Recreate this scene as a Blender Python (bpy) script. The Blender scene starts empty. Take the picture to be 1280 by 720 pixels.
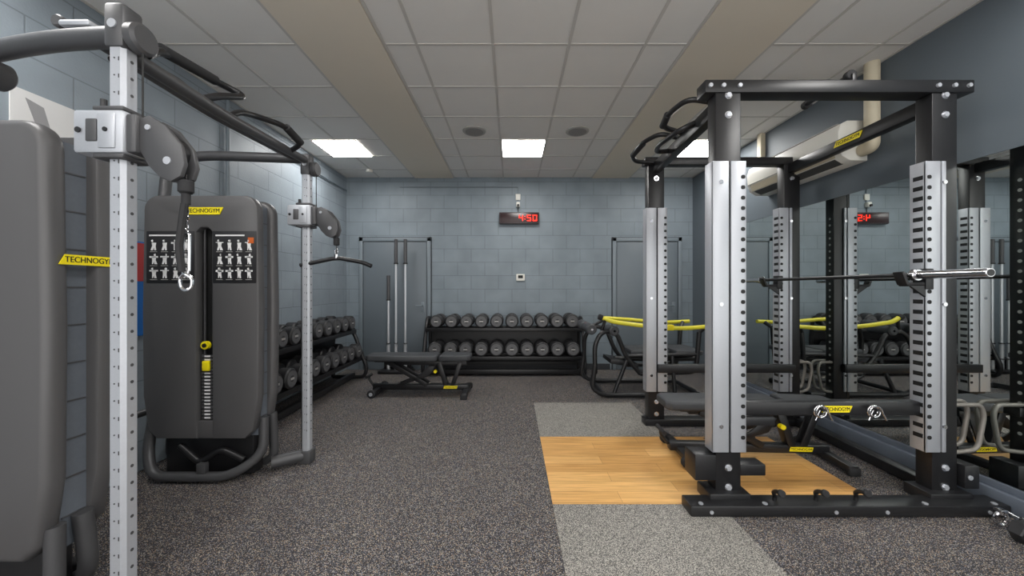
import bpy, bmesh, math, random
from mathutils import Matrix, Vector
random.seed(4)
R=math.radians
def lin(c):
    return tuple(((x/255)/12.92 if x/255<=0.04045 else ((x/255+0.055)/1.055)**2.4) for x in c)+(1,)
# ---------------------------------------------------------------- materials
def newmat(name):
    m=bpy.data.materials.new(name); m.use_nodes=True
    return m,m.node_tree.nodes,m.node_tree.links,m.node_tree.nodes['Principled BSDF']
def mat(name,c,rough=.5,metal=0,spec=.5,emit=0,noise=0,nscale=60,bump=0):
    m,N,L,b=newmat(name)
    b.inputs['Base Color'].default_value=lin(c); b.inputs['Roughness'].default_value=rough
    b.inputs['Metallic'].default_value=metal; b.inputs['Specular IOR Level'].default_value=spec
    if emit:
        b.inputs['Emission Color'].default_value=lin(c); b.inputs['Emission Strength'].default_value=emit
    if noise or bump:
        g=N.new('ShaderNodeNewGeometry'); n=N.new('ShaderNodeTexNoise'); n.inputs['Scale'].default_value=nscale
        n.inputs['Detail'].default_value=3
        L.new(g.outputs['Position'],n.inputs['Vector'])
        if noise:
            mx=N.new('ShaderNodeMix'); mx.data_type='RGBA'
            a=lin(c); mx.inputs[6].default_value=tuple(x*(1-noise) for x in a[:3])+(1,)
            mx.inputs[7].default_value=tuple(min(1,x*(1+noise)) for x in a[:3])+(1,)
            L.new(n.outputs['Fac'],mx.inputs[0]); L.new(mx.outputs[2],b.inputs['Base Color'])
        if bump:
            bp=N.new('ShaderNodeBump'); bp.inputs['Strength'].default_value=bump; bp.inputs['Distance'].default_value=.002
            L.new(n.outputs['Fac'],bp.inputs['Height']); L.new(bp.outputs[0],b.inputs['Normal'])
    return m
def block_mat(name,c,axis,off=0):
    m,N,L,b=newmat(name)
    g=N.new('ShaderNodeNewGeometry'); s=N.new('ShaderNodeSeparateXYZ'); k=N.new('ShaderNodeCombineXYZ')
    L.new(g.outputs['Position'],s.inputs[0]); L.new(s.outputs[axis],k.inputs[0])
    L.new(s.outputs[2],k.inputs[1])
    nz=N.new('ShaderNodeTexNoise'); nz.inputs['Scale'].default_value=3; L.new(g.outputs['Position'],nz.inputs['Vector'])
    nf=N.new('ShaderNodeTexNoise'); nf.inputs['Scale'].default_value=70; nf.inputs['Detail'].default_value=4
    L.new(g.outputs['Position'],nf.inputs['Vector'])
    t=N.new('ShaderNodeTexBrick'); L.new(k.outputs[0],t.inputs['Vector'])
    t.inputs['Scale'].default_value=1; t.inputs['Brick Width'].default_value=.45; t.inputs['Row Height'].default_value=.222
    t.inputs['Mortar Size'].default_value=.005; t.inputs['Mortar Smooth'].default_value=.3
    a=lin(c); f=lambda q:tuple(x*q for x in a[:3])+(1,)
    t.inputs['Color1'].default_value=f(1.0); t.inputs['Color2'].default_value=f(.96); t.inputs['Mortar'].default_value=f(.68)
    mx=N.new('ShaderNodeMix'); mx.data_type='RGBA'; mx.blend_type='MULTIPLY'; mx.inputs[0].default_value=1
    cr=N.new('ShaderNodeValToRGB'); cr.color_ramp.elements[0].color=(.88,.88,.88,1); cr.color_ramp.elements[1].color=(1.08,1.08,1.08,1)
    cr.color_ramp.elements[0].position=.3; cr.color_ramp.elements[1].position=.7
    L.new(nz.outputs['Fac'],cr.inputs[0]); L.new(t.outputs['Color'],mx.inputs[6]); L.new(cr.outputs[0],mx.inputs[7])
    L.new(mx.outputs[2],b.inputs['Base Color'])
    ad=N.new('ShaderNodeMath'); ad.operation='MULTIPLY_ADD'; ad.inputs[1].default_value=-1.5
    L.new(t.outputs['Fac'],ad.inputs[0]); L.new(nf.outputs['Fac'],ad.inputs[2])
    bp=N.new('ShaderNodeBump'); bp.inputs['Strength'].default_value=.45; bp.inputs['Distance'].default_value=.004
    L.new(ad.outputs[0],bp.inputs['Height']); L.new(bp.outputs[0],b.inputs['Normal'])
    b.inputs['Roughness'].default_value=.5
    return m
def speckle(name,base,pal,thr,scale,rad):
    m,N,L,b=newmat(name)
    g=N.new('ShaderNodeNewGeometry')
    out=None
    prev=N.new('ShaderNodeRGB'); prev.outputs[0].default_value=lin(base); out=prev.outputs[0]
    nz=N.new('ShaderNodeTexNoise'); nz.inputs['Scale'].default_value=160; L.new(g.outputs['Position'],nz.inputs['Vector'])
    cr0=N.new('ShaderNodeValToRGB'); cr0.color_ramp.elements[0].color=(.6,.6,.6,1); cr0.color_ramp.elements[1].color=(1.4,1.4,1.4,1)
    L.new(nz.outputs['Fac'],cr0.inputs[0])
    m0=N.new('ShaderNodeMix'); m0.data_type='RGBA'; m0.blend_type='MULTIPLY'; m0.inputs[0].default_value=1
    L.new(out,m0.inputs[6]); L.new(cr0.outputs[0],m0.inputs[7]); out=m0.outputs[2]
    for sc in (scale,scale*1.6):
        v=N.new('ShaderNodeTexVoronoi'); v.voronoi_dimensions='2D'; v.inputs['Scale'].default_value=sc
        L.new(g.outputs['Position'],v.inputs['Vector'])
        s=N.new('ShaderNodeSeparateColor'); L.new(v.outputs['Color'],s.inputs[0])
        a=N.new('ShaderNodeMath'); a.operation='LESS_THAN'; a.inputs[1].default_value=rad; L.new(v.outputs['Distance'],a.inputs[0])
        c=N.new('ShaderNodeMath'); c.operation='GREATER_THAN'; c.inputs[1].default_value=thr; L.new(s.outputs[0],c.inputs[0])
        d=N.new('ShaderNodeMath'); d.operation='MULTIPLY'; L.new(a.outputs[0],d.inputs[0]); L.new(c.outputs[0],d.inputs[1])
        cr=N.new('ShaderNodeValToRGB'); cr.color_ramp.interpolation='CONSTANT'
        e=cr.color_ramp.elements; e[0].color=lin(pal[0]); e[1].position=.3; e[1].color=lin(pal[1])
        for i,p in enumerate(pal[2:]):
            q=e.new(.55+.2*i); q.color=lin(p)
        L.new(s.outputs[1],cr.inputs[0])
        mx=N.new('ShaderNodeMix'); mx.data_type='RGBA'
        L.new(d.outputs[0],mx.inputs[0]); L.new(out,mx.inputs[6]); L.new(cr.outputs[0],mx.inputs[7]); out=mx.outputs[2]
    L.new(out,b.inputs['Base Color']); b.inputs['Roughness'].default_value=.6; b.inputs['Specular IOR Level'].default_value=.4
    return m
def wood_mat():
    m,N,L,b=newmat('oak_planks')
    g=N.new('ShaderNodeNewGeometry')
    t=N.new('ShaderNodeTexBrick'); L.new(g.outputs['Position'],t.inputs['Vector'])
    t.inputs['Scale'].default_value=1; t.inputs['Brick Width'].default_value=1.1; t.inputs['Row Height'].default_value=.125
    t.inputs['Mortar Size'].default_value=.001; t.inputs['Color1'].default_value=lin((232,184,116)); t.inputs['Color2'].default_value=lin((208,156,90))
    t.inputs['Mortar'].default_value=lin((150,105,58)); t.offset=.37
    mp=N.new('ShaderNodeMapping'); mp.inputs['Scale'].default_value=(1.6,28,1); L.new(g.outputs['Position'],mp.inputs[0])
    n=N.new('ShaderNodeTexNoise'); n.inputs['Scale'].default_value=2; n.inputs['Detail'].default_value=6; n.inputs['Distortion'].default_value=.6
    L.new(mp.outputs[0],n.inputs['Vector'])
    cr=N.new('ShaderNodeValToRGB'); cr.color_ramp.elements[0].color=(.78,.72,.64,1); cr.color_ramp.elements[1].color=(1.08,1.08,1.08,1)
    cr.color_ramp.elements[0].position=.3; cr.color_ramp.elements[1].position=.65
    L.new(n.outputs['Fac'],cr.inputs[0])
    mx=N.new('ShaderNodeMix'); mx.data_type='RGBA'; mx.blend_type='MULTIPLY'; mx.inputs[0].default_value=1
    L.new(t.outputs['Color'],mx.inputs[6]); L.new(cr.outputs[0],mx.inputs[7]); L.new(mx.outputs[2],b.inputs['Base Color'])
    b.inputs['Roughness'].default_value=.42
    return m
BLACK=mat('black_powdercoat',(28,28,30),.38,noise=.15)
DARK=mat('charcoal_metallic_paint',(78,78,80),.42,.25,noise=.08,nscale=200)
SHELL=mat('charcoal_shroud',(88,87,88),.45,.15,noise=.05,nscale=300)
SHELLMID=mat('shroud_side_grille',(98,104,112),.5,.1,noise=.1)
SILVER=mat('brushed_aluminium',(184,187,193),.42,.45,noise=.05,nscale=120)
CHROME=mat('chrome',(215,215,218),.15,1)
RUB=mat('rubber_grip',(34,34,36),.75,noise=.2)
VINYL=mat('grey_vinyl_pad',(62,64,67),.55,noise=.12,nscale=150,bump=.2)
YEL=mat('yellow_plastic',(244,224,20),.4)
YELT=mat('yellow_tube_paint',(225,215,60),.35)
TXT=mat('black_ink',(15,15,15),.6)
WHT=mat('white_print',(225,225,225),.6)
PLAC=mat('black_placard',(30,30,33),.5)
DBH=mat('dumbbell_urethane',(36,36,38),.5,noise=.15)
DBF=mat('dumbbell_face',(92,92,94),.5,.1,noise=.15)
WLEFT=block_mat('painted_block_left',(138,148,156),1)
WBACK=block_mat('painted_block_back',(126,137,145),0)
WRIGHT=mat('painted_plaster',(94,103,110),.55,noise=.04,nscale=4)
DOORM=mat('door_paint',(104,113,120),.45,noise=.03,nscale=5)
FRAME=mat('door_frame_paint',(116,126,133),.45)
GAP=mat('door_gap',(46,50,54))
CEIL=mat('ceiling_tile',(224,222,219),.8,noise=.02,nscale=8,bump=.1)
BAND=mat('plasterboard_beige',(220,211,196),.7,noise=.02,nscale=3)
GRID=mat('ceiling_tbar',(196,193,189),.5)
FLOORM=speckle('rubber_floor_dark',(44,43,48),[(205,196,178),(150,152,160),(178,150,120),(110,110,120)],.66,150,.36)
MATM=speckle('rubber_floor_grey',(96,94,92),[(180,175,165),(150,147,142),(60,58,58),(195,190,180)],.4,165,.42)
WOOD=wood_mat()
MIR=mat('mirror_silver',(222,228,226),.01,1)
ALU=mat('trim_grey_blue',(120,128,140),.35,.3)
LAMP=mat('lamp_diffuser',(255,253,250),.5,emit=28)
WPLAST=mat('white_plastic',(226,224,216),.4)
BEIGE=mat('beige_trunking',(206,196,172),.5)
GREYV=mat('speaker_grille',(170,168,165),.6)
RED=mat('led_red',(255,40,20),.5,emit=2.5)
CASE=mat('clock_case',(62,54,56),.35)
TAUPE=mat('taupe_tube',(122,118,112),.4,.3)
# ---------------------------------------------------------------- builders
class Part:
    def __init__(s,name): s.name=name; s.V=[];s.F=[];s.I=[];s.m=[]
    def mi(s,m):
        if m not in s.m: s.m.append(m)
        return s.m.index(m)
    def add(s,vs,fs,m,M=None):
        o=len(s.V); k=s.mi(m)
        for v in vs:
            v=Vector(v); s.V.append((M@v) if M is not None else v)
        for f in fs: s.F.append([o+i for i in f]); s.I.append(k)
    def addbm(s,bm,m,M=None):
        bm.verts.ensure_lookup_table(); bm.verts.index_update()
        s.add([v.co.copy() for v in bm.verts],[[v.index for v in f.verts] for f in bm.faces],m,M); bm.free()
    def box(s,lo,hi,m,bev=0,M=None,seg=2):
        bm=bmesh.new(); bmesh.ops.create_cube(bm,size=1)
        for v in bm.verts: v.co=Vector([lo[i]+(v.co[i]+.5)*(hi[i]-lo[i]) for i in range(3)])
        if bev: bmesh.ops.bevel(bm,geom=bm.edges[:],offset=bev,segments=seg,affect='EDGES',profile=.5)
        s.addbm(bm,m,M)
    def beam(s,a,b,w,h,m,bev=.004,M=None):
        a=Vector(a);b=Vector(b);d=b-a;l=d.length;x=d.normalized()
        up=Vector((0,0,1)) if abs(x.z)<.95 else Vector((0,1,0))
        y=up.cross(x).normalized(); z=x.cross(y)
        T=Matrix(((x.x,y.x,z.x,a.x),(x.y,y.y,z.y,a.y),(x.z,y.z,z.z,a.z),(0,0,0,1)))
        s.box((0,-w/2,-h/2),(l,w/2,h/2),m,bev,(M@T) if M is not None else T)
    def cyl(s,a,b,r,m,seg=20,r2=None,bev=0,M=None):
        a=Vector(a);b=Vector(b);d=b-a;l=d.length;r2=r if r2 is None else r2
        q=Vector((0,0,1)).rotation_difference(d.normalized()).to_matrix().to_4x4()
        T=Matrix.Translation(a)@q
        prof=[(r-bev,0),(r,bev),(r2,l-bev),(r2-bev,l)] if bev else [(r,0),(r2,l)]
        vs=[];fs=[]
        for (rr,z) in prof:
            for i in range(seg):
                t=2*math.pi*i/seg; vs.append((rr*math.cos(t),rr*math.sin(t),z))
        for j in range(len(prof)-1):
            for i in range(seg):
                k=(i+1)%seg; fs.append([j*seg+i,j*seg+k,(j+1)*seg+k,(j+1)*seg+i])
        fs.append(list(range(seg))[::-1]); fs.append([(len(prof)-1)*seg+i for i in range(seg)])
        s.add(vs,fs,m,(M@T) if M is not None else T)
    def tube(s,pts,r,m,fil=0,seg=12,closed=False,M=None):
        P=[Vector(p) for p in pts]
        if fil:
            Q=[];n=len(P)
            for i in range(n):
                if not closed and i in (0,n-1): Q.append(P[i]); continue
                a=P[i-1];b=P[i];c=P[(i+1)%n]
                da=(a-b);dc=(c-b);f=min(fil,da.length*.49,dc.length*.49)
                p0=b+da.normalized()*f;p2=b+dc.normalized()*f
                for k in range(7):
                    t=k/6;Q.append(p0*(1-t)**2+b*2*t*(1-t)+p2*t*t)
            P=Q
        n=len(P);vs=[];fs=[];nrm=None
        for i in range(n):
            if closed: t=(P[(i+1)%n]-P[i-1])
            else: t=P[min(i+1,n-1)]-P[max(i-1,0)]
            t.normalize()
            if nrm is None:
                nrm=t.orthogonal().normalized()
            else:
                nrm=(nrm-t*nrm.dot(t)).normalized()
            bi=t.cross(nrm)
            for k in range(seg):
                a=2*math.pi*k/seg; vs.append(P[i]+(nrm*math.cos(a)+bi*math.sin(a))*r)
        for i in range(n if closed else n-1):
            j=(i+1)%n
            for k in range(seg):
                l=(k+1)%seg; fs.append([i*seg+k,i*seg+l,j*seg+l,j*seg+k])
        if not closed:
            fs.append(list(range(seg))[::-1]); fs.append([(n-1)*seg+k for k in range(seg)])
        s.add(vs,fs,m,M)
    def prism(s,pts,lo,hi,axis,m,bev=0,M=None,seg=2):
        # pts 2D ; axis 'y': pts are (x,z) ; 'x': (y,z) ; 'z': (x,y)
        def f(p,t):
            return {'y':(p[0],t,p[1]),'x':(t,p[0],p[1]),'z':(p[0],p[1],t)}[axis]
        bm=bmesh.new()
        A=[bm.verts.new(f(p,lo)) for p in pts];B=[bm.verts.new(f(p,hi)) for p in pts];n=len(pts)
        bm.faces.new(A);bm.faces.new(B[::-1])
        for i in range(n): bm.faces.new([A[i],B[i],B[(i+1)%n],A[(i+1)%n]])
        bmesh.ops.recalc_face_normals(bm,faces=bm.faces[:])
        if bev:
            es=[e for e in bm.edges if (e.verts[0] in A and e.verts[1] in A) or (e.verts[0] in B and e.verts[1] in B)]
            bmesh.ops.bevel(bm,geom=es,offset=bev,segments=seg,affect='EDGES',profile=.5)
        s.addbm(bm,m,M)
    def text(s,body,size,m,M,sx=1,extr=.0008):
        c=bpy.data.curves.new('t','FONT'); c.body=body; c.size=size; c.align_x='CENTER'; c.align_y='CENTER'; c.extrude=extr
        o=bpy.data.objects.new('t',c); bpy.context.scene.collection.objects.link(o)
        dg=bpy.context.evaluated_depsgraph_get(); dg.update(); e=o.evaluated_get(dg); me=e.to_mesh()
        s.add([(v.co.x*sx,v.co.y,v.co.z) for v in me.vertices],[list(p.vertices) for p in me.polygons],m,M)
        e.to_mesh_clear(); bpy.data.objects.remove(o); bpy.data.curves.remove(c)
    def make(s,parent=None,org=Vector((0,0,0))):
        me=bpy.data.meshes.new(s.name); me.from_pydata([tuple(v-org) for v in s.V],[],s.F)
        for m in s.m: me.materials.append(m)
        me.polygons.foreach_set('material_index',s.I); me.polygons.foreach_set('use_smooth',[True]*len(s.F)); me.update()
        bm=bmesh.new();bm.from_mesh(me);bmesh.ops.recalc_face_normals(bm,faces=bm.faces[:]);bm.to_mesh(me);bm.free()
        me.set_sharp_from_angle(angle=R(38))
        o=bpy.data.objects.new(s.name,me); bpy.context.scene.collection.objects.link(o)
        if parent: o.parent=parent
        else: o.location=org
        return o
class Obj:
    def __init__(s,name,loc): s.name=name; s.loc=Vector(loc); s.p=[]
    def part(s,n): p=Part(n); s.p.append(p); return p
    def make(s):
        e=bpy.data.objects.new(s.name,None); e.location=s.loc; e.empty_display_size=.1
        bpy.context.scene.collection.objects.link(e)
        for p in s.p: p.make(e,s.loc)
        return e
def solid(name,lo,hi,m,bev=0):
    p=Part(name); p.box(lo,hi,m,bev); c=Vector([(lo[i]+hi[i])/2 for i in range(3)]); return p.make(None,c)
def rrect(x0,x1,z0,z1,r,n=6,rb=None):
    rb=r if rb is None else rb; out=[]
    for (cx,cz,a0,q) in ((x1-r,z1-r,0,r),(x0+r,z1-r,90,r),(x0+rb,z0+rb,180,rb),(x1-rb,z0+rb,270,rb)):
        for i in range(n+1):
            a=R(a0+90*i/n); out.append((cx+q*math.cos(a),cz+q*math.sin(a)))
    return out
FY=Matrix.Rotation(R(90),4,'X')
def logo(p,c,w,h,rot):
    M=Matrix.Translation(c)@Matrix.Rotation(R(rot),4,'Z')@FY
    k=h*.25
    p.prism([(-w/2-k,-h/2),(w/2-k,-h/2),(w/2+k,h/2),(-w/2+k,h/2)],-.002,.002,'z',YEL,0,M)
    p.text('TECHNOGYM',h*.82,TXT,M@Matrix.Translation((0,0,.003)),sx=w*.9/(h*.82*6.1))
# ---------------------------------------------------------------- room
XL,XR,YB,YF,H=-2.74,2.99,5.96,-1.4,3.18
solid('floor',(XL-.1,YF-.1,-.1),(XR+.1,YB+.1,0),FLOORM)
solid('wall_left',(XL-.1,YF,0),(XL,YB,H),WLEFT)
solid('wall_back',(XL-.1,YB,0),(XR+.1,YB+.1,H),WBACK)
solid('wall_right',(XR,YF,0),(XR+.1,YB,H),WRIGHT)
# ceiling with t-bar grid
c=Obj('ceiling',(0,2,H))
p=c.part('tiles'); p.box((XL-.1,YF-.1,H),(XR+.1,YB+.1,H+.1),CEIL)
p=c.part('plasterboard_bands')
p.box((-1.6,YF,H-.012),(-.97,YB,H),BAND); p.box((1.33,YF,H-.012),(1.93,YB,H),BAND)
p=c.part('grid'); T=.572
def gx(x,a=YF,b=YB): p.box((x-.011,a,H-.006),(x+.011,b,H),GRID)
def gy(y,a,b): p.box((a,y-.011,H-.005),(b,y+.011,H),GRID)
for x in (-.715,-.143,.429,1.0,-.955,1.318,-1.615,-2.187+.0,1.945,2.2,2.77): gx(x)
gx(-2.74+.011);gx(2.979)
y0=4.99
k=-14
while y0+k*T<YB:
    y=y0+k*T
    if y>YF:
        gy(y,-.96,1.33); gy(y,XL,-1.6); gy(y,1.93,XR)
    k+=1
c.make()
# lights
n=0
for (x0,yy) in [(x,y) for y in (4.43,1.0,-1.3) for x in (-2.475,-.132,2.21)]:
    o=Obj('ceiling_light_panel',(x0+.275,yy+.28,H-.01)); q=o.part('diffuser'); q.box((x0+.01,yy+.01,H-.014),(x0+.54,yy+.55,H-.007),LAMP)
    q=o.part('frame'); 
    for lo,hi in (((x0,yy,H-.016),(x0+.55,yy+.01,H-.005)),((x0,yy+.55,H-.016),(x0+.55,yy+.56,H-.005)),((x0,yy,H-.016),(x0+.01,yy+.56,H-.005)),((x0+.54,yy,H-.016),(x0+.55,yy+.56,H-.005))): q.box(lo,hi,WPLAST)
    o.make()
GRL=mat('grille',(140,138,136),.7)
for x in (-.437,.76):
    q=Part('ceiling_speaker'); q.cyl((x,4.18,H-.018),(x,4.18,H),.135,GREYV,32,bev=.006); q.cyl((x,4.18,H-.022),(x,4.18,H-.016),.105,GRL,32); q.make(None,Vector((x,4.18,H)))
q=Part('smoke_detector'); q.cyl((-2.2,5.55,H-.05),(-2.2,5.55,H),.05,WPLAST,24,bev=.01); q.make(None,Vector((-2.2,5.55,H)))
# mats and platform
solid('platform_mat',(.253,.2,0),(1.29,2.238,.006),MATM)
solid('platform_mat',(.253,3.252,0),(1.39,4.22,.006),MATM)
solid('lifting_platform',(.253,2.24,0),(2.3,3.25,.008),WOOD)
# mirrors + trims right
for i,(a,b) in enumerate(((-1.4,-.6),(-.595,1.3),(1.305,3.2),(3.205,5.35))):
    solid('wall_mirror',(XR-.012,a,.17),(XR,b,2.18),MIR)
solid('trim_1',(XR-.05,YF,0),(XR,5.4,.12),ALU,.004)
solid('trim_2',(XR-.02,YF,.12),(XR,5.4,.165),ALU,.003)
solid('trim_3',(XR-.016,YF,2.18),(XR,5.4,2.195),WRIGHT)
solid('baseboard_back',(-1.3,YB-.012,0),(1.62,YB,.1),mat('skirting',(52,54,58),.5))
# doors
def door(i,x0,x1,split):
    o=Obj('door_%d'%i,((x0+x1)/2,YB,0)); q=o.part('frame'); zt=2.18
    q.box((x0-.012,YB-.008,0),(x1+.012,YB,zt+.012),GAP)
    q.box((x0,YB-.035,0),(x0+.06,YB,zt),FRAME,.004);q.box((x1-.06,YB-.035,0),(x1,YB,zt),FRAME,.004);q.box((x0,YB-.035,zt-.06),(x1,YB,zt),FRAME,.004)
    q=o.part('leaf')
    spans=((x0+.07,split-.005),(split+.005,x1-.07)) if split else ((x0+.07,x1-.07),)
    for a,b in spans: q.box((a,YB-.02,.005),(b,YB,zt-.072),DOORM,.002)
    q.box((x1-.16,YB-.026,.95),(x1-.1,YB-.018,1.12),FRAME,.003)
    q.tube([(x1-.13,YB-.02,1.06),(x1-.13,YB-.06,1.06),(x1-.24,YB-.06,1.06)],.009,FRAME,.015)
    o.make()
door(1,-2.52,-1.34,0); door(2,1.66,2.8,2.45)
# clock
o=Obj('led_wall_clock',(.12,5.9,2.5)); q=o.part('case'); q.box((-.21,5.88,2.4),(.445,5.955,2.59),CASE,.012)
q.box((-.19,5.876,2.42),(.425,5.882,2.57),mat('clock_window',(46,26,28),.3),.001)
q=o.part('digits')
SEG={'4':'fbgc','5':'afgcd','0':'abcdef'}
def digit(ch,x,z,w,h,t=.011):
    h2=h/2; S={'a':(0,h-t,w,h),'g':(0,h2-t/2,w,h2+t/2),'d':(0,0,w,t),'f':(0,h2,t,h),'b':(w-t,h2,w,h),'e':(0,0,t,h2),'c':(w-t,0,w,h2)}
    for s in SEG[ch]:
        a=S[s]; q.box((x+a[0],5.87,z+a[1]),(x+a[2],5.875,z+a[3]),RED)
digit('4',.115,2.445,.065,.1); digit('5',.245,2.445,.065,.1); digit('0',.34,2.445,.065,.1)
q.box((.206,5.87,2.47),(.218,5.875,2.482),RED);q.box((.206,5.87,2.51),(.218,5.875,2.522),RED)
o.make()
o=Obj('security_sensor',(.1,5.93,2.7)); q=o.part('body'); q.box((.07,5.88,2.68),(.13,5.957,2.76),WPLAST,.01); q.cyl((.1,5.88,2.7),(.1,5.86,2.7),.02,TXT)
q.tube([(.1,5.945,2.76),(.1,5.945,3.02),(-1.85,5.945,3.02)],.009,FRAME,.02); q.box((.06,5.93,2.8),(.14,5.957,2.9),WPLAST,.005); q.tube([(.1,5.945,2.68),(.1,5.945,2.6)],.006,BLACK); o.make()
o=Obj('thermostat',(.14,5.95,1.53)); q=o.part('body'); q.box((.07,5.935,1.47),(.21,5.96,1.58),WPLAST,.006); q.box((.1,5.932,1.51),(.18,5.936,1.56),TXT); o.make()
# AC
o=Obj('air_conditioner',(2.86,3.6,2.58)); q=o.part('body')
q.prism([(2.988,2.42),(2.84,2.42),(2.77,2.46),(2.745,2.52),(2.735,2.66),(2.76,2.73),(2.82,2.76),(2.988,2.76)],3.02,4.2,'y',WPLAST,.012)
q=o.part('louvre'); q.prism([(2.85,2.415),(2.775,2.45),(2.78,2.46),(2.855,2.425)],3.1,4.12,'y',mat('ac_dark',(70,70,70)),0)
q.prism([(2.768,2.462),(2.742,2.525),(2.736,2.522),(2.762,2.458)],3.08,4.14,'y',BEIGE,0)
for i in range(4): q.box((2.80+.035*i,3.1,2.757),(2.812+.035*i,4.1,2.764),GREYV)
q.box((2.733,3.03,2.535),(2.742,4.19,2.54),GREYV)
o.make()
o=Obj('pipe_trunking',(2.93,2.9,2.8)); q=o.part('cover'); q.tube([(2.93,3.015,2.5),(2.93,2.93,2.5),(2.93,2.93,3.18)],.05,BEIGE,.1,16); o.make()
q=Part('pipe_trunking'); q.box((2.93,4.24,2.6),(2.99,4.31,3.18),BEIGE,.01); q.make(None,Vector((2.96,4.27,2.9)))
q=Part('wall_conduit'); q.tube([(-2.715,3.44,1.3),(-2.715,3.44,3.18)],.018,FRAME); q.make(None,Vector((-2.7,3.44,2.3)))
q=Part('wall_conduit'); q.tube([(-2.71,5.9,2.95),(-2.71,3.5,2.95)],.012,FRAME); q.make(None,Vector((-2.7,4.6,2.9)))
# posters
o=Obj('wall_poster',(-2.73,2.1,2.1)); q=o.part('sheet'); q.box((-2.74,1.96,1.55),(-2.732,2.3,2.46),mat('poster_white',(205,205,205),.5))
q=o.part('print'); G=mat('poster_grey',(140,140,142),.6)
q.prism([(2.0,2.1),(2.06,2.3),(2.02,2.42),(2.1,2.4),(2.14,2.25),(2.25,2.05),(2.22,1.8),(2.0,1.7)],-2.732,-2.7305,'x',G)
o.make()
o=Obj('wall_poster',(-2.73,2.68,1.35)); q=o.part('sheet'); q.box((-2.74,2.56,1.0),(-2.73,2.9,1.69),mat('poster_blue',(30,110,190),.5)); q.box((-2.73,2.62,1.4),(-2.7285,2.68,1.68),mat('poster_red',(190,60,60),.5)); o.make()
# ---------------------------------------------------------------- cable machine
o=Obj('cable_crossover_machine',(-2.1,2.05,0))
def tower(yf,yb,s):
    pr=o.part('tower_shroud')
    x0,x1=-2.56,-1.77; xc=-2.14
    a,b=-2.195,-2.085
    out=[]
    for (cx,cz,a0) in ((x1-.1,1.995-.1,0),(x0+.1,1.995-.1,90)):
        for i in range(8):
            t=R(a0+90*i/7); out.append((cx+.1*math.cos(t),cz+.1*math.sin(t)))
    left=[(x0-.012,1.2),(x0-.006,.6),(x0+.03,.36),(x0+.09,.3)]
    slot=[(a,.3),(a,.42),(a,1.74),(a+.03,1.77),(b-.03,1.77),(b,1.74),(b,.42),(b,.3)]
    right=[(x1-.09,.3),(x1-.03,.36),(x1+.006,.6),(x1+.012,1.2)]
    pr.prism(out+left+slot+right,yf,yf+s*.07,'y',SHELL,.015)
    out2=[(x,z) for x,z in out]
    pr.prism(out2+left+right,yf+s*.16,yf+s*.24,'y',SHELL,.03,seg=3)
    pr.box((x0+.04,min(yf+s*.07,yf+s*.16),.3),(x1-.04,max(yf+s*.07,yf+s*.16),1.94),SHELLMID)
    for i in range(10):
        z=.42+.155*i; pr.box((x1-.042,min(yf+s*.075,yf+s*.155),z),(x1-.036,max(yf+s*.075,yf+s*.155),z+.006),DARK)
    st=o.part('weight_stack')
    st.box((a-.01,min(yf+s*.06,yf+s*.075),.3),(b+.01,max(yf+s*.06,yf+s*.075),1.78),TXT)
    st.box((a-.01,min(yf+s*.015,yf+s*.06),.3),(b+.01,max(yf+s*.015,yf+s*.06),.42),SHELL,.003)
    for i in range(19):
        z=.43+i*.024; y1=yf+s*.03;y2=yf+s*.06
        st.box((a+.012,min(y1,y2),z),(b-.012,max(y1,y2),z+.018),DARK,.002)
        st.box((xc-.02,min(y1,y1-s*.002),z+.003),(xc+.02,max(y1,y1-s*.002),z+.014),WHT)
    for xx in (a+.025,b-.025): st.cyl((xx,yf+s*.045,.88),(xx,yf+s*.045,1.76),.007,DARK,8)
    st.box((xc-.025,min(yf+s*.01,yf+s*.03),.77),(xc+.025,max(yf+s*.01,yf+s*.03),.84),YEL,.006)
    st.cyl((xc,yf+s*.03,.95),(xc,yf+s*.005,.95),.028,YEL,16); st.cyl((xc,yf+s*.005,.95),(xc,yf-s*.002,.95),.015,TXT,12)
    bs=o.part('tower_base')
    bs.tube([(x0+.02,yf+s*.05,.42),(x0+.0,yf+s*.03,.2),(x0+.07,yf-s*.01,.045),(x1-.18,yf-s*.01,.045),(x1-.01,yf+s*.08,.16),(x1-.02,yf+s*.1,.42)],.032,DARK,.1)
    bs.tube([(x0+.02,yf+s*.19,.42),(x0+.0,yf+s*.2,.1),(x0+.07,yf+s*.22,.035),(x1-.1,yf+s*.22,.035),(x1-.01,yf+s*.2,.1),(x1-.02,yf+s*.19,.42)],.03,DARK,.06)
    bs.box((x0+.08,min(yf+s*.08,yf+s*.18),.02),(x1-.08,max(yf+s*.08,yf+s*.18),.34),BLACK,.01)
    bs.tube([(xc-.2,yf+s*.04,.24),(xc-.05,yf+s*.03,.12),(xc+.1,yf+s*.03,.22),(xc+.25,yf+s*.04,.14)],.022,BLACK,.05)
    bs.box((xc-.03,min(yf-s*.03,yf+s*.01),.07),(xc+.03,max(yf-s*.03,yf+s*.01),.14),DARK,.006)
    return pr
pr=tower(2.50,0,1)
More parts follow.
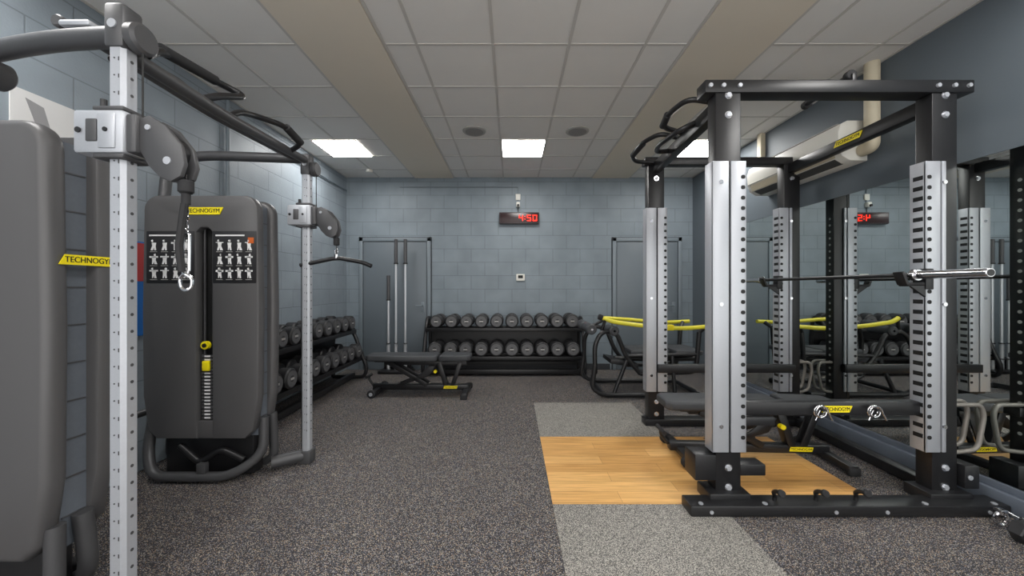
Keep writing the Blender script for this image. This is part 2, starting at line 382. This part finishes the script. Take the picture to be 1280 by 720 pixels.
def placard(x0,x1,z0,z1,y,cols,rows):
    pl=o.part('instruction_placard'); pl.box((x0,y-.003,z0),(x1,y,z1),PLAC,.001)
    pl.box((x0+.02,y-.0045,z1-.035),(x1-.08,y-.003,z1-.025),WHT)
    cw=(x1-x0-.03)/cols; ch=(z1-z0-.07)/rows
    for i in range(cols):
        for j in range(rows):
            cx=x0+.015+cw*(i+.5); cz=z0+.02+ch*(j+.5); r=random.random
            w=cw*.34;h=ch*.36; yy=y-.0045
            pl.cyl((cx+w*(r()-.5),yy,cz+h*.85),(cx+w*(r()-.5),yy+.0015,cz+h*.85),h*.24,WHT,8)
            pl.prism([(cx-w*.6,cz+h*.5),(cx+w*.6,cz+h*.5),(cx+w*.45,cz-h*.2),(cx+w*(.5+r()*.5),cz-h),(cx+w*.1,cz-h),(cx,cz-h*.4),(cx-w*.3,cz-h),(cx-w*(.4+r()*.5),cz-h),(cx-w*.45,cz-h*.1)],yy,yy+.0015,'y',WHT)
            if r()<.8: pl.box((cx-w*1.2,yy,cz+h*(.2+.3*r())),(cx+w*1.1,yy+.0015,cz+h*(.62)),WHT)
            pl.box((cx-cw*.35,yy,cz-h*1.35),(cx+cw*.3,yy+.001,cz-h*1.25),GREYV)
placard(-2.535,-2.205,1.385,1.745,2.4995,4,3); placard(-2.075,-1.775,1.385,1.745,2.4995,4,3)
q=o.part('placard_tag'); q.box((-1.83,2.494,1.66),(-1.79,2.4975,1.70),mat('orange_tag',(190,90,30))); 
logo(o.part('logo_plate'),(-2.14,2.497,1.885),.25,.05,0)
tower(1.60,0,-1)
logo(o.part('logo_plate'),(-1.757,1.5,1.463),.19,.04,90)
# uprights
UN=(-1.434,1.33);UF=(-1.587,2.79)
for (ux,uy) in (UN,UF):
    q=o.part('upright'); w=.030
    q.prism([(ux-w,uy-w*.6),(ux-w*.6,uy-w),(ux+w*.6,uy-w),(ux+w,uy-w*.6),(ux+w,uy+w*.6),(ux+w*.6,uy+w),(ux-w*.6,uy+w),(ux-w,uy+w*.6)],.03,2.3,'z',SILVER)
    z=.25
    while z<2.2:
        q.box((ux+.012,uy-w-.001,z),(ux+.016,uy-w+.001,z+.014),DARK)
        q.cyl((ux-.002,uy-w-.0012,z+.01),(ux-.002,uy-w+.001,z+.01),.003,DARK,8)
        q.cyl((ux+w-.001,uy,z+.01),(ux+w+.0012,uy,z+.01),.006,DARK,8)
        z+=.062
    q.box((ux-.036,uy-.038,2.22),(ux+.036,uy+.038,2.38),DARK,.012)
    q.box((ux-.045,uy-.045,0),(ux+.045,uy+.045,.1),DARK,.012)
    q.cyl((ux+.034,uy+.005,2.27),(ux+.08,uy+.005,2.27),.055,DARK,24,bev=.01)
    q.cyl((ux-.0,uy-.043,2.3),(ux-.0,uy-.038,2.3),.016,SILVER,12)
q=o.part('top_frame')
q.tube([(-1.46,1.335,2.28),(-1.8,1.40,2.31),(-2.15,1.46,2.30),(-2.58,1.48,2.2),(-2.6,1.48,1.9)],.036,DARK,.2,16)
q.tube([(-1.6,2.79,2.35),(-2.35,2.74,2.36),(-2.58,2.7,2.3),(-2.58,2.66,1.9)],.036,DARK,.15,16)
q.tube([(-1.46,1.36,2.24),(-1.50,1.9,2.25),(-1.587,2.76,2.33)],.028,DARK,.1,16)
q.tube([(-1.60,1.40,2.30),(-1.66,2.0,2.31),(-1.68,2.74,2.35)],.022,DARK,.1,14)
q.cyl((-2.06,1.40,2.2),(-2.06,1.47,2.2),.055,DARK,24,bev=.01); q.cyl((-1.75,1.38,2.38),(-1.75,1.44,2.38),.024,DARK,18,bev=.005)
q.box((-1.72,1.36,2.345),(-1.6,1.42,2.37),SILVER,.01)
q=o.part('pullup_handles')
for pts in ([(-1.44,1.42,2.27),(-1.46,1.5,2.34),(-1.53,1.88,2.42),(-1.46,1.98,2.40),(-1.47,1.80,2.31),(-1.49,1.72,2.25)],
            [(-1.53,1.93,2.26),(-1.52,2.0,2.33),(-1.54,2.15,2.38),(-1.45,2.3,2.385),(-1.45,2.48,2.34),(-1.55,2.52,2.31)],
            [(-1.66,1.5,2.30),(-1.72,1.55,2.40),(-1.74,1.9,2.43),(-1.66,2.0,2.31)]):
    q.tube(pts,.017,BLACK,.06,12)
q.tube([(-1.465,1.50,2.345),(-1.52,1.84,2.413)],.024,RUB,0,14); q.tube([(-1.45,2.31,2.382),(-1.45,2.47,2.345)],.024,RUB,0,14)
q=o.part('base_frame')
q.tube([(-1.78,2.66,.06),(-1.6,2.79,.06)],.045,DARK); q.tube([(-1.78,1.44,.06),(-1.45,1.33,.06)],.045,DARK)
q.tube([(-2.66,1.45,.45),(-2.66,2.65,.45)],.025,DARK)
for yy in (1.45,2.65): q.tube([(-2.66,yy,.45),(-2.56,yy,.45)],.02,DARK)
q=o.part('pulley_carriage')
def carriage(ux,uy):
    q.box((ux-.125,uy-.055,1.83),(ux+.055,uy+.055,1.985),SILVER,.012)
    q.box((ux-.075,uy-.059,1.87),(ux-.035,uy-.053,1.95),DARK,.004); q.box((ux-.03,uy-.061,1.845),(ux+.03,uy-.053,1.97),SILVER,.004)
    q.cyl((ux-.10,uy-.057,1.91),(ux-.10,uy-.061,1.91),.01,BLACK,12); q.cyl((ux,uy-.061,1.91),(ux,uy-.065,1.91),.008,BLACK,10)
    q.box((ux-.06,uy-.05,1.985),(ux+.05,uy+.05,2.0),DARK,.004);q.box((ux-.06,uy-.05,1.815),(ux+.05,uy+.05,1.83),DARK,.004)
    q.cyl((ux-.04,uy-.03,2.0),(ux-.04,uy-.03,2.03),.010,BLACK,12)
    q.box((ux+.05,uy-.045,1.835),(ux+.09,uy+.05,1.975),DARK,.01)
    pts=[(ux+.08,1.96),(ux+.12,1.975),(ux+.18,1.94),(ux+.235,1.87),(ux+.25,1.8),(ux+.235,1.755),(ux+.2,1.735),(ux+.16,1.75),(ux+.12,1.79),(ux+.08,1.86)]
    q.prism(pts,uy-.03,uy-.01,'y',DARK,.006); q.prism(pts,uy+.02,uy+.04,'y',DARK,.006)
    q.cyl((ux+.17,uy-.012,1.85),(ux+.17,uy+.022,1.85),.06,BLACK,24)
    q.cyl((ux+.19,uy-.034,1.81),(ux+.19,uy-.028,1.81),.014,SILVER,14); q.cyl((ux+.12,uy-.034,1.93),(ux+.12,uy-.028,1.93),.01,SILVER,14)
carriage(*UN); carriage(*UF)
q=o.part('cables')
hx,hy=UN[0]+.225,UN[1]+.005
q.cyl((hx,hy,1.77),(hx,hy,1.70),.004,BLACK,8); q.cyl((hx,hy,1.70),(hx,hy,1.75),.024,RUB,16,bev=.006); q.cyl((hx,hy,1.66),(hx,hy,1.70),.014,RUB,16)
q.cyl((UN[0]+.07,UN[1],1.98),(UN[0]+.07,UN[1],2.25),.003,TXT,8)
fx,fy=UF[0]+.225,UF[1]+.005
q.cyl((fx,fy,1.76),(fx,fy,1.60),.004,BLACK,8); q.cyl((fx,fy,1.68),(fx,fy,1.74),.022,RUB,16,bev=.005)
q.tube([(fx,fy+.008,1.66),(fx+.012,fy,1.63),(fx,fy,1.595),(fx-.012,fy,1.63)],.004,CHROME,.01,8,closed=True)
q.cyl((UF[0]+.07,UF[1],1.98),(UF[0]+.07,UF[1],2.3),.003,TXT,8)
for u in (UN,UF): q.cyl((u[0]-.045,u[1],.1),(u[0]-.045,u[1],1.84),.0025,TXT,8)
q=o.part('carabiner_handle')
for i in range(4):
    z=1.64-i*.028; q.tube([(hx,hy-.008,z+.016),(hx+(.01 if i%2 else 0),hy+(0 if i%2 else .01),z),(hx,hy+.008,z-.016),(hx-(.01 if i%2 else 0),hy-(0 if i%2 else .01),z)],.0032,CHROME,.006,6,closed=True)
q.tube([(hx-.012,hy,1.55),(hx+.014,hy,1.55),(hx+.012,hy,1.41),(hx,hy,1.39),(hx-.012,hy,1.41)],.005,CHROME,.008,8,closed=True)
q.tube([(hx+.004,hy-.01,1.66),(hx-.014,hy-.014,1.5),(hx-.004,hy-.012,1.41)],.012,RUB,.02,8)
q.tube([(hx-.022,hy,1.385),(hx,hy-.006,1.405),(hx+.024,hy,1.385),(hx+.022,hy,1.352),(hx,hy,1.338),(hx-.02,hy,1.352)],.006,CHROME,.012,8,closed=True)
q=o.part('lat_bar')
q.tube([(fx-.27,fy-.02,1.525),(fx-.2,fy-.015,1.54),(fx,fy,1.585),(fx+.2,fy,1.55),(fx+.27,fy,1.52)],.016,BLACK,.05,14)
q.cyl((fx,fy,1.58),(fx,fy,1.61),.018,CHROME,14)
o.make()
# ---------------------------------------------------------------- dumbbell racks
def dumb_rack(M,n,Lr,z2,z1,sp,Rd):
    loc=M@Vector((Lr/2,0,0))
    o=Obj('dumbbell_rack',loc); q=o.part('end_frames')
    for x in (0,Lr):
        q.tube([(x,.2,.03),(x,-.27,.03),(x,-.30,.18),(x,-.22,.36),(x,-.12,.66),(x,.02,z2+.04),(x,.16,z2+.03),(x,.2,.6),(x,.2,.03)],.028,BLACK,.12,12,M=M)
        q.box((x-.008,-.22,z1-.16),(x+.008,.18,z1-.08),BLACK,.003,M=M); q.box((x-.008,-.12,z2-.17),(x+.008,.18,z2-.09),BLACK,.003,M=M)
    q=o.part('shelves')
    for (z,yo) in ((z1-Rd,-.06),(z2-Rd,.03)):
        for dy in (-.15,.13):
            q.beam((0,yo+dy,z-.03),(Lr,yo+dy,z-.03),.05,.055,BLACK,M=M)
        q.box((0,yo-.13,z-.05),(Lr,yo+.12,z-.044),BLACK,M=M)
    q.beam((0,-.1,.06),(Lr,-.1,.06),.06,.07,BLACK,M=M); q.beam((0,.18,.2),(Lr,.18,.2),.03,.08,BLACK,M=M)
    q.box((0,.19,.1),(Lr,.2,z2-.2),BLACK,M=M)
    o.make()
    o=Obj('dumbbell_set',loc)
    for tier,(z,yo) in enumerate(((z1,-.06),(z2,.03))):
        q=o.part('lower_row' if tier==0 else 'upper_row')
        for i in range(n):
            x=Lr/2+(i-(n-1)/2)*sp+random.uniform(-.004,.004); r=Rd*(.92+.08*(i/n if tier else 1)); zz=z-Rd+r
            for a,b in ((-.19,-.07),(.07,.19)):
                q.cyl((x,yo+a,zz),(x,yo+b,zz),r,DBH,20,bev=.014,M=M)
            for f,g in ((-.193,-.19),(.19,.193)):
                q.cyl((x,yo+f,zz),(x,yo+g,zz),r*.78,DBF,20,M=M)
            q.cyl((x,yo-.1945,zz),(x,yo-.193,zz),r*.3,DBH,14,M=M); 
            q.box((x-.03,yo-.1955,zz-.012),(x+.03,yo-.1945,zz+.010),GREYV,M=M)
            q.cyl((x,yo-.08,zz),(x,yo+.08,zz),.017,CHROME,12,M=M)
    o.make()
dumb_rack(Matrix.Translation((-1.33,5.66,0)),10,2.42,.845,.425,.232,.107)
dumb_rack(Matrix.Translation((-2.46,3.0,0))@Matrix.Rotation(R(90),4,'Z'),10,2.36,.845,.44,.226,.105)
# ---------------------------------------------------------------- benches
def bench(M):
    o=Obj('adjustable_bench',M@Vector((0,0,0)))
    q=o.part('pads')
    q.prism([(-.66,-.10),(-.62,-.14),(.2,-.15),(.24,-.12),(.24,.12),(.2,.15),(-.62,.14),(-.66,.10)],.43,.505,'z',VINYL,.02,M=M,seg=3)
    q.prism([(.27,-.13),(.30,-.15),(.62,-.12),(.66,-.08),(.66,.08),(.62,.12),(.30,.15),(.27,.13)],.435,.51,'z',VINYL,.02,M=M,seg=3)
    q=o.part('frame')
    q.box((-.55,-.1,.415),(.2,.1,.43),BLACK,.003,M=M); q.box((.3,-.09,.415),(.6,.09,.435),BLACK,.003,M=M)
    q.beam((-.45,0,.39),(.6,0,.39),.05,.05,BLACK,M=M)
    q.beam((-.6,0,.085),(.62,0,.085),.07,.07,BLACK,.008,M=M)
    q.beam((.6,-.27,.045),(.6,.27,.045),.07,.06,BLACK,.01,M=M); q.beam((-.52,-.2,.06),(-.52,.2,.06),.06,.05,BLACK,.008,M=M)
    q.beam((.34,0,.1),(.25,0,.40),.06,.08,BLACK,.006,M=M)
    q.beam((.42,-.03,.1),(.52,-.03,.40),.012,.05,BLACK,.003,M=M);q.beam((.42,.03,.1),(.52,.03,.40),.012,.05,BLACK,.003,M=M)
    for yy in (-.06,.06):
        q.beam((-.38,yy,.40),(.1,yy,.12),.012,.055,BLACK,.003,M=M)
        q.prism([(-.3,.12),(-.2,.12),(.14,.24),(.2,.36),(.12,.36),(.0,.24)],yy-.006,yy+.006,'y',BLACK,.002,M=M)
    q.tube([(-.6,0,.1),(-.66,0,.18),(-.66,0,.22)],.016,BLACK,.03,M=M); q.tube([(-.66,-.08,.22),(-.66,.08,.22)],.018,RUB,M=M)
    q=o.part('wheels')
    for yy in (-.24,.2): q.cyl((-.54,yy,.05),(-.54,yy+.04,.05),.05,RUB,20,bev=.008,M=M); 
    for yy in (-.245,.24): q.cyl((-.54,yy,.05),(-.54,yy+.005,.05),.022,SILVER,14,M=M)
    for yy in (-.28,.25): q.box((.56,yy,0),(.64,yy+.03,.06),RUB,.006,M=M)
    q.cyl((.22,-.07,.30),(.22,-.11,.30),.02,YEL,12,M=M)
    q=o.part('logo_plate')
    M2=M@Matrix.Translation((.4,-.04,.09))@FY
    q.prism([(-.09,-.018),(.08,-.018),(.09,.018),(-.08,.018)],-.001,.003,'z',YEL,0,M2); q.text('TECHNOGYM',.03,TXT,M2@Matrix.Translation((0,0,.004)),sx=.85)
    o.make()
bench(Matrix.Translation((-1.18,4.62,0))@Matrix.Rotation(R(-1),4,'Z'))
bench(Matrix.Translation((1.86,2.87,.008))@Matrix.Rotation(R(-3),4,'Z')@Matrix.Diagonal((1,1,.92,1)))
# ---------------------------------------------------------------- bars in stand
o=Obj('barbell_stand',(-1.85,5.75,0)); q=o.part('base'); q.box((-2.1,5.62,0),(-1.58,5.86,.05),BLACK,.01)
for x in (-1.97,-1.85,-1.70): q.tube([(x+.042*math.cos(t*math.pi/8),5.74+.042*math.sin(t*math.pi/8),.22) for t in range(16)],.009,BLACK,0,8,closed=True)
q.box((-2.06,5.79,.05),(-1.62,5.83,.24),BLACK,.006)
for x in (-1.97,-1.85,-1.70): q.box((x-.01,5.78,.21),(x+.01,5.80,.23),BLACK)
o.make()
BARW=mat('bar_steel_bright',(210,212,216),.3,.5)
for x,t,wd in ((-1.97,1.55,.0),(-1.85,2.13,1),(-1.70,2.13,1)):
    o=Obj('barbell',(x,5.74,1)); q=o.part('bar')
    q.cyl((x,5.74,.052),(x,5.74,.46),.026,BARW,16,bev=.003); q.cyl((x,5.74,.46),(x,5.74,t-.4),.018,BARW,12)
    q.cyl((x,5.74,.46),(x,5.74,.48),.036,CHROME,16); q.cyl((x,5.74,t-.4),(x,5.74,t-.38),.036,BLACK,16); q.cyl((x,5.74,t-.38),(x,5.74,t),.027,DARK,16,bev=.004)
    o.make()
# ---------------------------------------------------------------- power rack
o=Obj('power_rack',(2.0,2.9,0))
PNL=(1.337,2.27);PNR=(2.675,2.27);PFL=(1.41,3.56);PFR=(2.735,3.56)
def rack_post(c,side,zb):
    x,y=c; q=o.part('upright')
    q.box((x-.078,y-.045,zb),(x+.078,y+.05,2.60),BLACK,.006)
    for z in (.12,.24,2.42,2.54):
        q.cyl((x,y-.045,z),(x,y-.058,z),.016,SILVER,6); q.cyl((x,y-.045,z),(x,y-.048,z),.023,CHROME,16)
    q=o.part('upright_rail')
    if side<0: spans=((x-.105,x-.005),(x+.008,x+.1)); hx=x+.08
    else: spans=((x-.135,x-.045),(x-.035,x-.01)); hx=x-.115
    for a,b in spans: q.box((a,y-.062,.34),(b,y-.046,2.13),SILVER,.004)
    q.box((spans[0][0],y-.062,.34),(spans[0][0]+.008,y+.03,2.13),SILVER,.002)
    if side<0: q.box((spans[1][1]-.008,y-.062,.34),(spans[1][1],y+.03,2.13),SILVER,.002)
    z=.42
    while z<2.08:
        q.prism(rrect(hx-.013,hx+.013,z,z+.024,.010,3),y-.0635,y-.0615,'y',TXT)
        q.box((spans[0][0]-.0012 if side>0 else spans[1][1]-.001,y-.045,z),(spans[0][0]+.001 if side>0 else spans[1][1]+.0012,y+.01,z+.026),TXT)
        # round adjustment holes on the outer face of the black post
        xo=x+.078 if side>0 else x-.078
        q.cyl((xo-.0012,y,z+.012),(xo+.0012,y,z+.012),.011,GREYV,10)
        z+=.064
    for z in (.5,1.25,2.0): q.cyl((x-.055 if side<0 else x-.022,y-.068,z),(x-.055 if side<0 else x-.022,y-.061,z),.013,CHROME,12)
rack_post(PNL,-1,.05);rack_post(PNR,1,.05);rack_post(PFL,-1,.02);rack_post(PFR,1,.02)
q=o.part('top_frame')
q.box((1.19,2.215,2.555),(2.85,2.325,2.635),BLACK,.008); q.box((1.3,3.51,2.555),(2.85,3.61,2.63),BLACK,.008)
q.beam((1.337,2.3,2.52),(1.41,3.56,2.52),.07,.09,BLACK); q.beam((2.675,2.3,2.52),(2.735,3.56,2.52),.07,.09,BLACK)
for x in (1.22,1.30,1.40,2.62,2.72,2.81): q.cyl((x,2.215,2.595),(x,2.203,2.595),.013,SILVER,8)
logo(o.part('logo_plate'),(2.655,2.85,2.525),.22,.045,-90)
q=o.part('pullup_grips')
for pts in ([(1.34,2.42,2.6),(1.2,2.45,2.64),(1.14,2.62,2.62),(1.17,2.8,2.6),(1.36,2.86,2.58)],
            [(1.36,2.95,2.58),(1.22,2.95,2.62),(1.12,3.1,2.6),(1.12,3.35,2.58),(1.18,3.45,2.56),(1.40,3.48,2.56)],
            [(1.36,2.6,2.56),(1.22,2.62,2.5),(1.18,2.9,2.5),(1.24,3.1,2.52),(1.38,3.12,2.54)]):
    q.tube(pts,.019,BLACK,.07,12)
q.tube([(1.135,3.12,2.6),(1.12,3.34,2.58)],.026,RUB,0,14); q.tube([(1.142,2.64,2.62),(1.165,2.78,2.60)],.026,RUB,0,14)
q=o.part('top_bar'); q.tube([(2.13,2.27,2.69),(2.25,2.75,2.75)],.016,BLACK); q.cyl((2.125,2.25,2.688),(2.135,2.29,2.692),.03,RUB,16,bev=.005); q.cyl((2.245,2.73,2.748),(2.255,2.77,2.752),.03,RUB,16); q.box((2.12,2.24,2.62),(2.15,2.34,2.69),BLACK,.004)
q=o.part('base_frame')
q.box((1.05,2.11,.006),(2.93,2.235,.07),BLACK,.008); q.box((1.2,2.18,.03),(1.45,2.34,.10),BLACK,.008); q.box((2.54,2.18,.03),(2.8,2.34,.10),BLACK,.008)
q.beam((2.76,2.2,.045),(2.8,3.6,.045),.09,.07,BLACK); q.box((1.3,3.5,.006),(2.85,3.62,.07),BLACK,.006)
for x in (1.12,1.5,2.45,2.86): q.cyl((x,2.135,.065),(x,2.135,.076),.014,SILVER,8)
for x in (1.17,1.9,2.2,2.8): q.cyl((x,2.112,.035),(x,2.105,.035),.011,SILVER,8)
q=o.part('band_pegs')
for x in (1.58,1.83,2.07):
    q.tube([(x,2.17,.06),(x+.005,2.17,.10),(x-.02,2.15,.13),(x-.03,2.11,.16),(x-.04,2.06,.175)],.012,BLACK,.03,10); q.cyl((x-.04,2.068,.174),(x-.042,2.045,.178),.020,RUB,12,bev=.004)
q=o.part('crossbar'); q.box((1.42,2.24,.555),(2.6,2.31,.64),BLACK,.008); q.box((2.6,2.25,.54),(2.78,2.33,.6),BLACK,.006)
q.box((1.42,2.215,.50),(1.62,2.25,.555),BLACK,.006); q.box((1.41,3.47,.53),(2.74,3.52,.61),BLACK,.006)
q.box((1.13,2.22,.16),(1.26,2.36,.32),BLACK,.008); q.box((1.41,2.24,.18),(1.58,2.34,.25),BLACK,.006)
q.box((2.77,2.2,.12),(2.86,2.34,.26),BLACK,.006); q.cyl((2.80,2.195,.19),(2.80,2.2,.19),.015,SILVER,8)
logo(o.part('logo_plate'),(2.02,2.237,.597),.17,.04,0)
q=o.part('j_cups')
for (x,y) in ((2.555,2.27),(2.60,3.56)):
    q.box((x-.12,y-.06,1.36),(x+.02,y-.0,1.385),RUB,.004); q.beam((x-.12,y-.03,1.37),(x-.15,y-.03,1.45),.06,.018,BLACK,.003); q.box((x-.02,y-.066,1.34),(x+.03,y+.0,1.47),BLACK,.005)
    q.prism([(x-.12,1.37),(x+.02,1.37),(x+.02,1.27)],y-.06,y-.045,'y',BLACK,.002)
q=o.part('storage_loops')
for y in (2.27,3.56):
    for dy in (-.02,.06):
        x=2.74
        q.tube([(x,y+dy,.62),(x+.19,y+dy,.62),(x+.21,y+dy,.55),(x+.17,y+dy,.34),(x,y+dy,.32)],.013,TAUPE,.05,10)
o.make()
# barbell on rack
o=Obj('barbell',(2.5,2.95,1.42)); q=o.part('bar')
a=Vector((2.475,1.86,1.43)); b=Vector((2.535,4.03,1.43)); d=(b-a).normalized()
def pt(t): return a+d*t
q.cyl(pt(0),pt(.34),.025,CHROME,24,bev=.003); q.cyl(pt(.34),pt(.37),.036,CHROME,24,bev=.003); q.cyl(pt(.37),pt(1.77),.0142,mat('bar_shaft',(70,70,72),.4,.8),16); q.cyl(pt(1.77),pt(1.80),.036,CHROME,24,bev=.003); q.cyl(pt(1.80),pt(2.17),.025,CHROME,24,bev=.003)
q.cyl(pt(-.002),pt(.001),.018,BLACK,16); o.make()
# spring collars on crossbar
for x in (1.90,2.23):
    q=Part('spring_collar')
    pts=[(x+.035*math.cos(t*.5),2.20+.004*t*.3,.59+.035*math.sin(t*.5)) for t in range(28)]
    q.tube(pts,.0045,CHROME,0,8); q.tube([pts[0],(x+.06,2.2,.54)],.004,CHROME); q.tube([pts[-1],(x-.02,2.23,.53)],.004,CHROME); q.cyl((x,2.19,.606),(x,2.239,.606),.009,BLACK,10); q.make(None,Vector((x,2.2,.59)))
# collars + dumbbell on floor right
for (x,y) in ((2.77,2.04),(2.79,1.95)):
    q=Part('barbell_collar'); q.tube([(x+.036*math.cos(t*math.pi/8),y,.044+.036*math.sin(t*math.pi/8)) for t in range(16)],.010,CHROME,0,8,closed=True)
    q.box((x-.02,y-.02,.07),(x+.02,y+.02,.1),CHROME,.006); q.tube([(x+.02,y,.09),(x+.07,y-.03,.06)],.006,CHROME); q.make(None,Vector((x,y,.04)))
q=Part('hex_dumbbell'); 
for yy in (1.80,1.91): q.cyl((2.72,yy-.03,.052),(2.72,yy+.03,.052),.06,DBH,6,bev=.006)
q.cyl((2.72,1.80,.052),(2.72,1.91,.052),.015,CHROME,12); q.make(None,Vector((2.72,1.85,.05)))
# ---------------------------------------------------------------- back extension / glute machine
o=Obj('glute_ham_bench',(1.7,4.7,0))
q=o.part('frame'); 
q.tube([(1.02,4.42,.4),(.98,4.42,.12),(1.12,4.42,.04),(2.3,4.42,.04)],.03,BLACK,.12,14)
q.tube([(1.02,5.1,.4),(.98,5.1,.12),(1.12,5.1,.04),(2.3,5.1,.04)],.03,BLACK,.12,14)
q.tube([(1.12,4.42,.05),(1.12,5.1,.05)],.028,BLACK); q.tube([(2.28,4.42,.05),(2.28,5.1,.05)],.028,BLACK)
q.tube([(1.02,4.42,.3),(1.02,4.44,.66),(1.12,4.46,.82),(1.3,4.48,.80),(1.42,4.5,.5),(1.6,4.5,.28)],.028,BLACK,.1,14)
q.tube([(1.02,5.1,.3),(1.02,5.08,.66),(1.12,5.04,.82),(1.3,5.0,.80),(1.42,5.0,.5),(1.6,5.0,.28)],.028,BLACK,.1,14)
q.tube([(1.35,4.75,.42),(2.4,4.75,.42)],.035,BLACK); q.tube([(1.6,4.5,.28),(2.3,4.5,.30),(2.34,4.5,.8)],.028,BLACK,.1); q.tube([(1.6,5.0,.28),(2.3,5.0,.30),(2.34,5.0,.8)],.028,BLACK,.1)
q.tube([(1.25,4.42,.05),(1.42,4.45,.46)],.024,BLACK); q.tube([(1.4,4.5,.5),(2.32,4.5,.52)],.024,BLACK)
q.tube([(2.0,4.42,.05),(2.0,4.5,.5)],.024,BLACK)
q=o.part('pads')
q.cyl((.98,4.42,.84),(.98,4.72,.84),.065,VINYL,20,bev=.015); q.cyl((.98,4.8,.84),(.98,5.1,.84),.065,VINYL,20,bev=.015); q.tube([(.98,4.4,.84),(.98,5.12,.84)],.014,CHROME)
q.cyl((1.26,4.42,.82),(1.26,4.72,.82),.06,VINYL,20,bev=.015); q.tube([(1.26,4.42,.82),(1.26,5.1,.82)],.014,CHROME)
q.box((1.5,4.55,.5),(2.0,4.95,.57),VINYL,.025); q.box((2.05,4.5,.5),(2.4,5.0,.57),VINYL,.025)
q.beam((1.25,4.75,.42),(1.6,4.75,.36),.4,.05,BLACK)
q=o.part('yellow_arms')
q.tube([(1.12,4.5,.98),(1.25,4.45,.93),(1.65,4.42,.88),(2.1,4.42,.85),(2.5,4.45,.88)],.026,YELT,.15,14)
q.tube([(1.3,5.05,.93),(1.7,5.1,.90),(2.1,5.1,.86),(2.5,5.08,.88)],.026,YELT,.15,14)
q.cyl((1.08,4.5,.995),(1.13,4.5,.975),.036,RUB,14,bev=.006); q.box((1.88,4.39,.83),(1.98,4.45,.90),YEL,.01); q.tube([(2.34,4.5,.8),(2.4,4.46,.87)],.026,BLACK); q.tube([(1.12,4.5,.82),(1.16,4.48,.95)],.02,BLACK)
q.tube([(2.34,5.0,.8),(2.4,5.07,.87)],.026,BLACK);q.tube([(1.12,5.04,.82),(1.32,5.05,.92)],.02,BLACK)
o.make()
# ---------------------------------------------------------------- camera
cam=bpy.data.cameras.new('camera'); co=bpy.data.objects.new('camera',cam); bpy.context.scene.collection.objects.link(co)
co.location=(0,0,1.35); co.rotation_euler=(R(90),0,0); cam.sensor_width=36; cam.lens=450/1280*36; cam.clip_start=.02
bpy.context.scene.camera=co
w=bpy.data.worlds.new('world'); bpy.context.scene.world=w; w.use_nodes=True; w.node_tree.nodes['Background'].inputs[0].default_value=(1,.985,.97,1); w.node_tree.nodes['Background'].inputs[1].default_value=2.1
bpy.context.scene.view_settings.view_transform='Standard'
